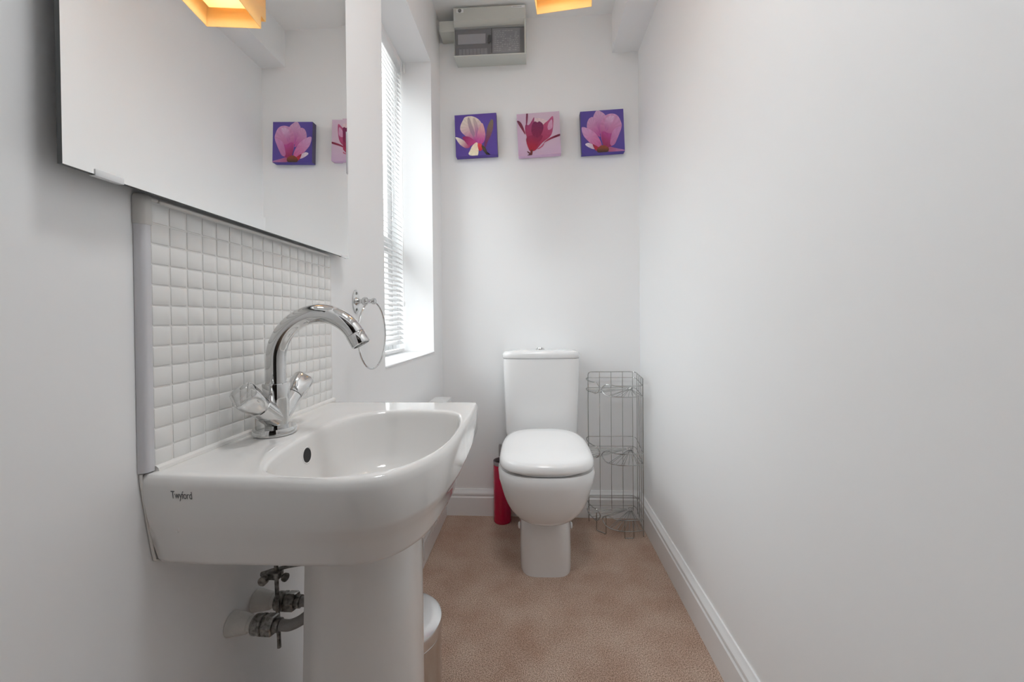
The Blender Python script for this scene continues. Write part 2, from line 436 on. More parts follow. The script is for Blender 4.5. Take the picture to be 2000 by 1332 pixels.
pd = finish('basin_pedestal', bm, M['ceramic'], angle=50); sm = pd.modifiers.new('wall', 'SOLIDIFY'); sm.thickness = .009; sm.offset = -1; tag(pd, 'white ceramic column standing on the carpet under the basin', 'pedestal')

# ------------------------------------------------------------------ mosaic splashback
sp = thing('tile_splashback', (XL, .665, .812), 'white mosaic tile splashback on the left wall between basin and mirror', 'splashback')
TP = .02495; ty0, tz1 = .4553, 1.1370; NC, NR = 17, 13
x0 = XL+.0008
bm = bmesh.new(); box(bm, x0, x0+.0062, ty0-.002, ty0+NC*TP+.004, .8128, tz1+.001); finish('grout', bm, M['grout'], sp, smooth=False)
bm = bmesh.new()
for i in range(NC):
    for j in range(NR):
        cy, cz = ty0+(i+.5)*TP, tz1-(j+.5)*TP
        hz = .0116
        zc0 = max(cz-hz, .8145)
        rot = Matrix.Translation((x0+.004, cy, cz)) @ Matrix.Rotation(random.gauss(0, .006), 4, 'Z') @ Matrix.Rotation(random.gauss(0, .006), 4, 'Y') @ Matrix.Translation((-(x0+.004), -cy, -cz))
        box(bm, x0+.001, x0+.0072, cy-.0116, cy+.0116, zc0, cz+hz, .0012, 2, rot)
finish('tiles', bm, M['tile'], sp, angle=40)
# edge trims: quarter-round strip up the near side, rounded corner piece, top strip
def quarter(bm, path_axis, a0, a1, other, r, w):
    """quarter-round strip; cross-section in (x, other axis)"""
def strip(bm, prof, z0, z1):
    loft(bm, [[Vector((x, y, z0)) for x, y in prof], [Vector((x, y, z1)) for x, y in prof]])
ya, yb = .4410, .4535
prof = [(x0, yb), (x0+.0092, yb)] + [(x0+.0092*math.cos(a), yb-.005-(yb-.005-ya)*math.sin(a)) for a in [PI/2*i/8 for i in range(9)]]
bm = bmesh.new(); strip(bm, prof, .8135, 1.108); finish('side_trim', bm, M['trim'], sp, angle=50)
prof2 = [(x0, yb+.001), (x0+.0102, yb+.001)] + [(x0+.0102*math.cos(a), yb-.005-(yb-.005-ya+.001)*math.sin(a)) for a in [PI/2*i/8 for i in range(9)]]
bm = bmesh.new()
zt = 1.1450
loft(bm, [[Vector((x, y, z)) for x, y in prof2] for z in (1.108, 1.137)] +
         [[Vector((x0+(x-x0)*k, yb-(yb-y)*k, 1.137+(zt-1.137)*math.sin(a))) for x, y in prof2] for a, k in ((PI/6, .95), (PI/3, .8), (PI/2, .55))])
box(bm, x0, x0+.0088, yb, ty0+.011, 1.1375, 1.1440, .003); finish('corner_trim', bm, M['trimtop'], sp, angle=50)
bm = bmesh.new(); box(bm, x0, x0+.0088, ty0+.0115, ty0+NC*TP-.006, 1.1375, 1.1435, .003, 3); finish('top_trim', bm, M['seal'], sp)
# sealant bead along the basin back and down its near end
bm = bmesh.new(); tube(bm, [(XL+.0085, .4545, .8125), (XL+.0085, .884, .8125)], .006, 10); finish('sealant_bead', bm, M['seal'], sp)

bm = bmesh.new(); tube(bm, [(XL+.0025, .4435, .812), (XL+.0025, .444, .80), (XL+.0025, .4515, .745), (XL+.0025, .4585, .702), (XL+.0025, .466, .697)], .0016, 10)
sb = finish('end_sealant', bm, M['seal'], wb)

# ------------------------------------------------------------------ tap
tp = thing('basin_tap', (-.413, .615, .8125), 'chrome swan-neck mixer tap with two angled handles on the basin', 'tap')
TX, TY = -.4130, .615
bm = bmesh.new(); lathe(bm, [(0, .0300), (.0015, .0312), (.009, .0312), (.0115, .030), (.0118, .018)], (TX-.003, TY, .8126)); finish('base_plate', bm, M['chrome'], tp)
bm = bmesh.new()
lathe(bm, [(0, .0165), (.004, .0172), (.02, .0172), (.045, .0185), (.068, .0200), (.070, .0190), (.0702, .010)], (TX, TY, .824))
for s in (-1, 1):
    lathe(bm, [(0, .0155), (.02, .0158), (.051, .0160), (.052, .0150)], (TX, TY, .834), (.0, s*.80, .60), 24)
finish('body', bm, M['chrome'], tp, angle=45)
pts = [Vector((TX, TY, .893)), Vector((TX, TY, .925))]
rA = .0735; zA = .9305
for i in range(1, 19):
    a = PI/2*i/18; pts.append(Vector((TX+rA*(1-math.cos(a)), TY, zA+rA*math.sin(a))))
cx, cz, rB = TX+rA, zA+rA-.066, .066
for i in range(1, 14):
    a = math.radians(60)*i/13; pts.append(Vector((cx+rB*math.sin(a), TY, cz+rB*math.cos(a))))
d = Vector((.5, 0, -.866)); e0 = pts[-1]
bm = bmesh.new(); tube(bm, pts, .0146, 28); finish('spout', bm, M['chrome'], tp, angle=50)
bm = bmesh.new(); lathe(bm, [(.0004, .0146), (.001, .0150), (.0185, .0150), (.0195, .0140), (.0195, .0125), (.012, .012)], e0, d, 28); finish('aerator', bm, M['chrome'], tp)
for s in (-1, 1):
    ax = Vector((0, s*.80, .60)).normalized(); c = Vector((TX, TY, .834))+ax*.0525
    u = Vector((1, 0, 0)); w = ax.cross(u)
    def kring(dist, k, lob):
        out = []
        for i in range(48):
            t = 2*PI*i/48
            r = k*(1+lob*math.cos(4*t))
            out.append(c+ax*dist+(u*math.cos(t)+w*math.sin(t))*r)
        return out
    bm = bmesh.new(); loft(bm, [kring(0, .0155, 0), kring(.0015, .0162, 0), kring(.010, .0168, .02), kring(.018, .0185, .08), kring(.036, .0188, .09), kring(.0385, .0178, .09), kring(.039, .0155, .07)])
    finish('handle', bm, M['chrome'], tp, angle=40)

# ------------------------------------------------------------------ pop-up waste linkage and supplies under the basin
pu = thing('pop_up_rod', (-.421, .62, .46), 'thin grey metal pop-up rod with screw clamp hanging below the basin', 'rod')
bm = bmesh.new(); tube(bm, [(-.4215, .618, .690), (-.4195, .618, .58), (-.4165, .618, .464)], .0032, 10); finish('lift_rod', bm, M['brass'], pu)
bm = bmesh.new(); box(bm, -.432, -.411, .610, .626, .577, .589, .003); lathe(bm, [(0, .007), (.008, .007)], (-.430, .606, .583), (0, -1, 0), 12); finish('clamp', bm, M['brass'], pu)
bm = bmesh.new(); lathe(bm, [(0, .0022), (.008, .0022), (.009, .0062), (.013, .0065), (.014, .004)], (-.412, .616, .582), (1, -.3, 0), 14); finish('clamp_screw', bm, M['brass'], pu)
bm = bmesh.new(); tube(bm, [(-.447, .6225, .579), (-.43, .6225, .586), (-.40, .6225, .594), (-.352, .6225, .603)], [.0042, .003, .0028, .0028], 10); finish('cross_rod', bm, M['brass'], pu)

def supply(y, z, label, hose_pts):
    t = thing('isolating_valve', (XL, y, z), label, 'valve', 'supply valves under the basin')
    bm = bmesh.new(); lathe(bm, [(-.0068, .0175), (.004, .0160), (.014, .0142), (.020, .0130), (.022, .0110)], (-.46, y, z), (1, 0, 0), 24); finish('plaster_collar', bm, M['plaster'], t)
    bm = bmesh.new(); lathe(bm, [(.02, .0105), (.034, .0105)], (-.46, y, z), (1, 0, 0), 16); finish('pipe_stub', bm, M['plaster'], t)
    bm = bmesh.new()
    lathe(bm, [(.028, .0115), (.030, .0140), (.034, .0146), (.040, .0140), (.041, .0150), (.044, .0150), (.045, .0135)], (-.46, y, z), (1, 0, 0), 20)
    finish('compression_nut', bm, M['brass'], t)
    bm = bmesh.new(); lathe(bm, [(.045, .0138), (.047, .0152), (.060, .0152), (.062, .0138)], (-.46, y, z), (1, 0, 0), 6); lathe(bm, [(.062, .010), (.070, .010)], (-.46, y, z), (1, 0, 0), 16)
    finish('hex_nut', bm, M['brass'], t, angle=25)
    return t
supply(.582, .529, 'dark metal supply valve on the left wall, nearer one, beneath the basin', None)
supply(.636, .527, 'dark metal supply valve on the left wall, farther one, behind the pop-up rod', None)
def hose(pts, label):
    bm = bmesh.new(); P = cr(pts, 10); tube(bm, P, .0078, 14)
    o = finish('braided_hose', bm, M['braid']); return tag(o, label, 'hose', 'braided hoses under the basin')
hose([(-.46+.0702, .582, .529), (-.46+.086, .583, .529), (-.46+.104, .589, .536), (-.46+.122, .600, .552), (-.325, .612, .578), (-.309, .62, .62), (-.305, .622, .66)], 'braided steel hose curving up from the nearer supply valve')
hose([(-.46+.0702, .636, .527), (-.46+.090, .637, .527), (-.46+.112, .642, .527), (-.46+.135, .646, .535), (-.300, .652, .570), (-.287, .655, .62), (-.284, .655, .66)], 'braided steel hose leaving the farther supply valve behind the pedestal')

# ------------------------------------------------------------------ mirror
mr = thing('wall_mirror', (-.442, .64, 1.1415), 'large frameless mirror on the left wall above the white tiles', 'mirror')
mx, my0, my1, mz0, mz1 = -.4405, .3515, .930, 1.1415, 1.94
bw, bd = .022, .0003
bm = bmesh.new()
o4 = [(my0, mz0), (my1, mz0), (my1, mz1), (my0, mz1)]; i4 = [(my0+bw, mz0+bw), (my1-bw, mz0+bw), (my1-bw, mz1-bw), (my0+bw, mz1-bw)]
O = [bm.verts.new((mx-bd, y, z)) for y, z in o4]; I = [bm.verts.new((mx, y, z)) for y, z in i4]
bm.faces.new(I)
for i in range(4): bm.faces.new((O[i], O[(i+1) % 4], I[(i+1) % 4], I[i]))
gl = finish('mirror_glass', bm, M['mirror'], mr, smooth=False)
bm = bmesh.new(); box(bm, mx-.0055, mx-bd-.0001, my0, my1, mz0, mz1); finish('mirror_backing', bm, M['mirroredge'], mr, smooth=False)
bm = bmesh.new()
bm.free()
for a in ((my0+.05, my0+.09, mz0+.06, mz0+.12), (my1-.09, my1-.05, mz0+.06, mz0+.12), (my0+.05, my0+.09, mz1-.12, mz1-.06), (my1-.09, my1-.05, mz1-.12, mz1-.06)):
    bm = bmesh.new(); box(bm, XL+.0005, mx-.0054, *a); finish('spacer', bm, M['plastic'], mr, smooth=False)
for y0, y1 in ((.379, .407), (.894, .922)):
    bm = bmesh.new(); box(bm, mx-.0008, mx+.0008, y0, y1, mz0-.001, mz0+.0055, .0003); box(bm, mx-.006, mx+.0008, y0, y1, mz0-.0014, mz0-.0004, .0002)
    finish('mirror_edge_piece', bm, M['clip'], mr)
bm = bmesh.new(); box(bm, mx-.0052, mx+.0010, my1+.0003, my1+.0015, 1.343, 1.442, .0003); box(bm, mx, mx+.0010, my1-.004, my1+.0015, 1.343, 1.442, .0003); finish('mirror_edge_piece', bm, M['trim'], mr)  # grey edge strip stands in for a dark reflection in the bevel

# ------------------------------------------------------------------ towel ring
tr = thing('towel_ring', (XL, 1.02, 1.043), 'chrome towel ring with oval back plate on the left wall by the window', 'towel ring')
py, pz = 1.022, 1.044
bm = bmesh.new()
def oval(x, k): return [Vector((x, py+.0185*k*math.cos(2*PI*i/32), pz+.031*k*math.sin(2*PI*i/32))) for i in range(32)]
loft(bm, [oval(XL+.0006, 1), oval(XL+.002, 1), oval(XL+.0032, .92)]); bpz = finish('mounting_plate', bm, M['chrome'], tr)
for dz in (-.021, .021):
    bm = bmesh.new(); lathe(bm, [(0, .0038), (.001, .0036), (.0018, .002), (.0018, .0001)], (XL+.0031, py, pz+dz), (1, 0, 0), 14); finish('screw', bm, M['brass'], bpz)
bm = bmesh.new(); lathe(bm, [(.0022, .012), (.006, .009), (.012, .006), (.018, .006), (.021, .010), (.026, .0115), (.031, .010), (.034, .006), (.042, .0055), (.045, .0075), (.049, .0085), (.053, .0075), (.056, .003)], (XL, py, pz), (1, 0, 0), 24); finish('post', bm, M['chrome'], tr)
bm = bmesh.new(); rr = .0875
tube(bm, [(-.4205, py-.004+rr*math.sin(2*PI*i/80), pz-.0885+rr*math.cos(2*PI*i/80)) for i in range(80)], .0023, 10, closed=True); finish('ring', bm, M['chrome'], tr)

# ------------------------------------------------------------------ toilet
tl = thing('toilet', (.037, 1.7, 0), 'white close-coupled toilet with closed lid against the far wall', 'toilet')
tl.rotation_euler = (0, 0, math.radians(1.6))
TM = Matrix.Translation((.037, 1.7, 0)) @ Matrix.Rotation(math.radians(1.6), 4, 'Z')
def wcpart(name, bm, m, parent=None, **k):
    for v in bm.verts: v.co = TM @ v.co
    return finish(name, bm, m, parent or tl, **k)
# local frame: x across, y from -0.33 (front) to +0.30 (wall), origin at (0.037, 1.7)
Y = lambda yy: yy-1.7
bm = bmesh.new()
prof = [(.438, .150, 1.40, .12), (.4405, .1790, 1.376, .150), (.428, .1825, 1.369, .155), (.395, .1795, 1.373, .155), (.36, .1705, 1.383, .150), (.33, .1625, 1.391, .145), (.304, .154, 1.401, .140),
        (.282, .1435, 1.412, .134), (.264, .1315, 1.424, .127), (.249, .118, 1.437, .118), (.237, .1035, 1.452, .106), (.228, .085, 1.472, .09), (.2225, .06, 1.500, .065)]
rings = []
for z, w, yf, lf in reversed(prof):
    cy = yf+lf; rings.append(sup(0, Y(cy), w, lf, z, 2.3, 72, nb=4.0, lb=(1.865 if z > .4 else 1.80)-cy))
loft(bm, rings); wcpart('pan', bm, M['wc'], angle=50)
bm = bmesh.new()
loft(bm, [sup(0, Y(1.73), .1035, .203, 0, 4.5, 72, lb=.255), sup(0, Y(1.73), .1045, .205, .02, 4.5, 72, lb=.255), sup(0, Y(1.73), .1035, .203, .13, 4.2, 72, lb=.255), sup(0, Y(1.73), .102, .19, .22, 3.6, 72, lb=.255), sup(0, Y(1.75), .098, .17, .30, 3.2, 72, lb=.235), sup(0, Y(1.80), .12, .14, .40, 3.2, 72, lb=.185), sup(0, Y(1.87), .150, .09, .436, 4, 72, lb=.115)])
ft = wcpart('foot', bm, M['wc'], angle=50)
for s in (-1, 1):
    bm = bmesh.new(); lathe(bm, [(0, .013), (.004, .013), (.007, .010), (.008, .004)], (s*.1025, Y(1.62), .155), (s, 0, 0), 18); wcpart('bolt_cap', bm, M['plastic'], ft)
# seat and lid
bm = bmesh.new(); loft(bm, [sup(0, Y(1.60), .158, .208, .4405, 2.7, 72, lb=.19), sup(0, Y(1.60), .162, .212, .4425, 2.7, 72, lb=.19), sup(0, Y(1.60), .162, .212, .449, 2.7, 72, lb=.19), sup(0, Y(1.60), .158, .208, .4515, 2.7, 72, lb=.19)]); wcpart('seat', bm, M['seat'], angle=60)
bm = bmesh.new(); rings = []
for k, dz in ((.985, .4525), (1.0, .455), (1.004, .461), (1.0, .468), (.985, .4755), (.95, .4825), (.88, .4875), (.70, .4915), (.4, .4945), (.1, .4955)):
    rg = sup(0, Y(1.535), .1770*k, .160*k, dz, 2.85, 72, lb=.265*k, nb=3.2)
    for v in rg: v.z += .022*max(0, (v.y-Y(1.371))/.43)*max(0, min(1, (dz-.4525)/.03))
    rings.append(rg)
loft(bm, rings); wcpart('lid', bm, M['seat'], angle=60)
# cistern
bm = bmesh.new(); rings = []
for z, w, yf in ((.438, .160, 1.852), (.445, .166, 1.846), (.47, .1685, 1.843), (.62, .1735, 1.838), (.80, .1785, 1.834), (.812, .178, 1.835)):
    rings.append(sup(.0, Y((yf+2.006)/2), w, (2.006-yf)/2, z, 7, 72, nb=14))
loft(bm, rings); wcpart('cistern', bm, M['wc'], angle=50)
bm = bmesh.new(); rings = []
for k, z in ((.985, .8135), (1.0, .816), (1.008, .824), (1.005, .832), (.985, .8395), (.94, .8445), (.85, .8475), (.6, .8495), (.2, .8505)):
    rings.append(sup(0, Y(1.918), .181*k, .0865*k, z, 5.5, 72))
cl = (loft(bm, rings), wcpart('cistern_lid', bm, M['wc'], angle=60))[1]
bm = bmesh.new(); lathe(bm, [(0, .021), (.003, .021), (.005, .019), (.0052, .016), (.0085, .0145), (.0095, .008), (.0097, .001)], (-.002, Y(1.918), .8500), n=28); wcpart('flush_button', bm, M['chrome'], cl)

# ------------------------------------------------------------------ toilet brush
tb = thing('toilet_brush', (-.155, 1.942, 0), 'tall crimson toilet brush holder with grey handle left of the toilet', 'toilet brush')
bc = (-.163, 1.953, 0)
bm = bmesh.new(); lathe(bm, [(.0005, .040), (.004, .0425), (.28, .0425), (.298, .0425), (.300, .041), (.298, .0395), (.15, .0395), (.03, .039)], bc, n=40); hd = finish('holder', bm, M['red'], tb)
bm = bmesh.new(); lathe(bm, [(.283, .0428), (.301, .0430), (.3025, .0420), (.301, .0392), (.283, .0392)], bc, n=40); finish('rim_band', bm, mat('grey_band', (.32, .25, .26, 1), .35, metal=.3), hd, label='grey band around the rim')
bm = bmesh.new(); tube(bm, cr([(-.164, 1.953, .05), (-.165, 1.953, .26), (-.168, 1.952, .33), (-.171, 1.952, .376)], 6), .0065, 12)
box(bm, -.179, -.161, 1.945, 1.959, .320, .380, .004); finish('handle', bm, mat('brush_handle', (.28, .26, .26, 1), .35), tb)
bm = bmesh.new(); lathe(bm, [(.03, .034), (.05, .038), (.10, .038), (.12, .02)], bc, n=24); finish('brush_head', bm, M['plastic'], tb)
bm = bmesh.new(); tube(bm, [(-.158+.010*math.sin(a)*1.0+.006, 1.905-.002*math.cos(a), .300+.015*math.cos(a)) for a in [2*PI*i/24 for i in range(24)]], .0028, 8, closed=True)
for v in bm.verts: v.co += Vector((-.012, -.001, -.008))
finish('hanging_loop', bm, M['plastic'], tb)

# ------------------------------------------------------------------ pedal bin
pb = thing('pedal_bin', (-.325, .945, 0), 'small polished steel pedal bin on the carpet behind the pedestal', 'bin')
bc = (-.331, .945, 0)
bm = bmesh.new(); lathe(bm, [(.0145, .098), (.235, .098), (.237, .0965)], bc, n=56); finish('body', bm, M['steel'], pb)
bm = bmesh.new(); lathe(bm, [(.0005, .100), (.014, .1005), (.0155, .098)], bc, n=56); finish('base_ring', bm, M['dark'], pb)
bm = bmesh.new(); lathe(bm, [(.238, .0985), (.2395, .1005), (.262, .1005), (.2665, .099), (.268, .096), (.2705, .075), (.272, .04), (.2725, .001)], bc, n=56); finish('lid', bm, mat('bin_lid_steel', (.74, .74, .745, 1), .22, metal=1), pb)
bm = bmesh.new(); box(bm, bc[0]+.085, bc[0]+.125, bc[1]-.022, bc[1]+.022, .012, .022, .004); finish('pedal', bm, M['steel'], pb)
bm = bmesh.new(); box(bm, bc[0]-.113, bc[0]-.096, bc[1]-.03, bc[1]+.03, .225, .262, .004); finish('hinge', bm, M['dark'], pb)

# ------------------------------------------------------------------ corner wire rack
rk = thing('corner_rack', (.38, 1.9, 0), 'three-tier wire corner rack on the carpet right of the toilet', 'rack')
LX, LY = .262, 1.962                       # rear left post
RX, RY = .490, 1.972                       # rear corner
FX, FY = .489, 1.826                       # right front post
R1, R2 = .0023, .0015
def panel_pt(u):
    """plan position along the back panel, round the corner and along the right wall"""
    P = fillet([(LX, LY, 0), (RX, RY-.004, 0), (FX, FY, 0)], .03, 8)
    L = [0]
    for a, b in zip(P, P[1:]): L.append(L[-1]+(b-a).length)
    d = u*L[-1]
    for i in range(len(P)-1):
        if d <= L[i+1]+1e-9: return P[i]+(P[i+1]-P[i])*((d-L[i])/max(L[i+1]-L[i], 1e-9))
    return P[-1]
def rail(bm, zb, zf, r, u0=0, u1=1):
    """horizontal rail round the two wall sides; zb at the back, zf at the right front"""
    tube(bm, [Vector((q.x, q.y, zb+(zf-zb)*max(0, (u-.62)/.38))) for q, u in [(panel_pt(u0+(u1-u0)*i/40), u0+(u1-u0)*i/40) for i in range(41)]], r, 8)
bm = bmesh.new()
top_pts = [Vector((LX, LY, .005))] + [Vector((LX, LY, .70))]
tube(bm, fillet([(LX, LY, .002), (LX, LY, .736), panel_pt(.1)+Vector((0, 0, .736))], .018), R1, 8)
tube(bm, [panel_pt(.08+.92*i/40)+Vector((0, 0, .736-.013*max(0, (i-22)/18))) for i in range(41)] + [Vector((FX, FY, .70)), Vector((FX, FY, .003))], R1, 8)
fr = finish('frame', bm, M['wire'], rk, label=None)
bm = bmesh.new()
for u in (.155, .31, .465, .60, .70, .80, .90):
    q = panel_pt(u); tube(bm, [(q.x, q.y-.002, .735-.012*max(0, (u-.6)/.4)), (q.x, q.y-.002, .055)], R2, 8)
finish('uprights', bm, M['wire'], rk)
def shelf(zs, zg, dzs, dzg):
    """zs shelf level, zg guard level at the back; dz* how much lower they sit at the right front"""
    bm = bmesh.new()
    rail(bm, zs, zs-dzs, R2); rail(bm, zg, zg-dzg, R2)
    NX, NY = .330, 1.842                     # notch between the two front lobes
    def lob(pts, z0, d): return pts
    # right lobe: from the front post along a bowed front, back round at the notch, one wire up and one down
    def zz(x, y, zb, d):                     # the shelf plane
        k = min(1, max(0, (1.965-y)/.14)); return zb - d*k
    right = [(FX, FY), (.452, 1.816), (.410, 1.812), (.366, 1.820), (.328, 1.842)]
    left = [(LX, LY), (.2515, 1.948), (.2535, 1.918), (.272, 1.889), (.288, 1.875)]
    for pl, nx in ((right, (.311, 1.863)), (left, (.302, 1.869))):
        lo = [Vector((x, y, zz(x, y, zs, dzs))) for x, y in pl]; hi = [Vector((x, y, zz(x, y, zg, dzg))) for x, y in pl]
        m = Vector((nx[0], nx[1], (lo[-1].z+hi[-1].z)/2))
        tube(bm, cr(lo + [m] + hi[::-1], 8), R1, 8)
    hub = Vector((RX-.03, RY-.03, zs+.001-dzs*.1))
    fr_pts = [Vector((p.x, p.y, zz(p.x, p.y, zs, dzs))) for p in cr([(x, y, 0) for x, y in left[1:]] , 4)] + [Vector((p.x, p.y, zz(p.x, p.y, zs, dzs))) for p in cr([(x, y, 0) for x, y in right[::-1]], 4)]
    n = len(fr_pts)
    for k in range(18):
        a = fr_pts[min(n-1, round(k*(n-1)/17))]; tube(bm, [hub+(a-hub)*.10, a], R2*.8, 6)
    tube(bm, [hub+Vector((.012*math.cos(t), .012*math.sin(t), 0)) for t in [2*PI*i/14 for i in range(14)]], R2, 6, closed=True)
    tube(bm, [hub, Vector((RX-.006, RY-.010, zs))], R2, 6)
    return finish('shelf', bm, M['wire'], rk)
shelf(.658, .707, .017, .017); shelf(.371, .419, .039, .036); shelf(.080, .130, .047, .047)
for a, b in (((.286, 1.877), (.324, 1.846)), ((.402, 1.813), (.443, 1.815))):
    bm = bmesh.new(); tube(bm, fillet([(a[0], a[1], .085), (a[0], a[1], .0025), (b[0], b[1], .0025), (b[0], b[1], .085)], .004, 3), R1, 8); finish('foot', bm, M['wire'], rk)

# ------------------------------------------------------------------ canvases with flower prints
def lin(c): return srgb(*c)[:3]
PETALS = {
 'left': dict(tl=(42, 197), tr=(497, 168), bl=(60, 640), bg=((84, 60, 148), (96, 70, 160)), side=(92, 84, 92), petals=[
   ([(160,215),(230,205),(300,235),(345,290),(362,340),(345,420),(295,475),(220,455),(150,405),(110,360),(108,310),(135,250)], (285,490), (190,230), (176,60,140), (226,212,200)),
   ([(185,230),(205,225),(235,300),(265,390),(250,430),(215,370),(190,290)], (260,430), (195,230), (160,120,150), (178,160,160)),
   ([(245,230),(275,245),(300,320),(305,400),(285,430),(265,340)], (290,430), (255,230), (170,90,150), (196,176,170)),
   ([(55,430),(110,445),(180,490),(215,532),(170,547),(110,515),(70,465)], (225,530), (60,430), (170,50,110), (236,228,214)),
   ([(130,430),(200,425),(280,478),(300,492),(250,505),(205,525),(160,480)], (300,490), (130,430), (190,60,130), (150,30,96)),
   ([(290,400),(340,280),(370,340),(380,420),(355,490),(300,495)], (320,490), (345,285), (190,70,150), (222,170,170)),
   ([(385,430),(400,330),(430,260),(450,238),(466,260),(462,340),(440,410),(405,480),(382,540),(368,505)], (385,520), (450,240), (120,40,100), (128,110,90)),
   ([(240,520),(290,485),(306,560),(300,620),(280,646),(200,615),(215,570)], (285,490), (240,640), (240,214,190), (238,226,196)),
   ([(297,500),(340,505),(348,560),(312,574)], (320,505), (330,570), (226,70,70), (196,30,60)),
   ([(340,515),(380,540),(402,590),(440,660),(420,655),(380,600),(350,560)], (350,520), (430,660), (70,60,40), (60,44,40))]),
 'middle': dict(tl=(717, 185), tr=(1178, 150), bl=(742, 638), bg=((206, 172, 204), (222, 200, 214)), side=(206, 184, 200), petals=[
   ([(905,235),(960,225),(1020,240),(1050,270),(1000,300),(940,290),(895,280)], (960,290), (990,230), (226,196,206), (232,206,212)),
   ([(815,300),(850,300),(880,260),(908,215),(905,290),(885,370),(905,450),(885,565),(855,565),(830,430),(812,370)], (860,560), (880,260), (170,34,70), (168,70,120)),
   ([(1005,300),(1060,250),(1112,205),(1112,340),(1085,420),(1000,490),(930,570),(890,575),(930,500),(1000,350)], (890,575), (1110,210), (168,40,76), (190,84,130)),
   ([(1060,290),(1100,240),(1104,330),(1060,350)], (1060,350), (1100,240), (214,150,186), (216,168,200)),
   ([(830,430),(1000,410),(960,500),(905,577),(858,570)], (890,570), (920,410), (176,32,60), (150,40,84)),
   ([(888,295),(915,262),(945,272),(965,260),(1003,290),(1007,350),(965,430),(910,425),(880,370)], (920,430), (940,262), (140,34,80), (128,40,90)),
   ([(722,262),(755,265),(790,320),(815,405),(778,355)], (815,400), (722,262), (140,40,70), (110,40,70)),
   ([(822,180),(840,180),(836,270),(822,325)], (822,320), (830,180), (150,50,96), (120,50,80)),
   ([(1190,395),(1190,415),(1100,450),(1015,492),(1060,450),(1130,415)], (1020,490), (1190,400), (170,50,90), (120,30,60)),
   ([(945,560),(985,530),(1020,490),(1010,525),(970,555)], (945,560), (1020,490), (190,80,110), (200,110,140)),
   ([(875,572),(896,572),(886,640),(856,676),(838,670),(866,630)], (885,572), (845,675), (110,40,40), (90,30,40)),
   ([(836,583),(872,603),(872,618),(845,602)], (836,583), (872,610), (100,40,50), (100,40,50))]),
 'right': dict(tl=(1405, 158), tr=(1875, 125), bl=(1420, 620), bg=((78, 62, 150), (98, 78, 156)), side=(88, 80, 110), petals=[
   ([(1545,230),(1580,150),(1620,150),(1672,185),(1678,215),(1645,290),(1625,400),(1560,330)], (1620,400), (1600,150), (176,80,150), (206,160,196)),
   ([(1478,330),(1484,270),(1510,228),(1550,222),(1582,300),(1625,430),(1560,395),(1500,360)], (1620,430), (1500,240), (184,84,150), (202,150,190)),
   ([(1625,330),(1640,260),(1680,200),(1750,178),(1812,200),(1850,270),(1853,330),(1805,420),(1765,520),(1700,535),(1640,475)], (1660,520), (1780,185), (172,56,124), (206,150,190)),
   ([(1670,300),(1690,230),(1740,200),(1775,215),(1740,300),(1690,370)], (1680,370), (1750,205), (180,100,156), (214,172,206)),
   ([(1640,380),(1720,395),(1790,400),(1765,470),(1730,540),(1660,540)], (1680,540), (1760,400), (150,40,90), (178,72,140)),
   ([(1760,370),(1840,320),(1850,345),(1800,470),(1770,520),(1730,510)], (1740,510), (1840,330), (186,110,160), (200,140,190)),
   ([(1420,340),(1447,328),(1520,358),(1592,420),(1637,525),(1580,555),(1500,490),(1440,420)], (1625,550), (1425,335), (196,96,150), (212,160,206)),
   ([(1458,520),(1490,500),(1540,520),(1562,568),(1510,556)], (1560,560), (1460,520), (208,180,200), (226,214,226)),
   ([(1540,515),(1600,545),(1625,560),(1600,590),(1565,575)], (1600,580), (1540,515), (190,40,60), (150,30,60)),
   ([(1720,545),(1800,558),(1895,578),(1882,612),(1720,602)], (1720,580), (1890,590), (170,90,130), (176,120,170)),
   ([(1585,570),(1640,525),(1705,545),(1715,580),(1680,606),(1600,606)], (1640,540), (1640,606), (140,70,44), (60,40,30)),
   ([(1530,642),(1590,612),(1660,612),(1600,640)], (1590,612), (1530,640), (150,40,50), (224,210,220))]),
}
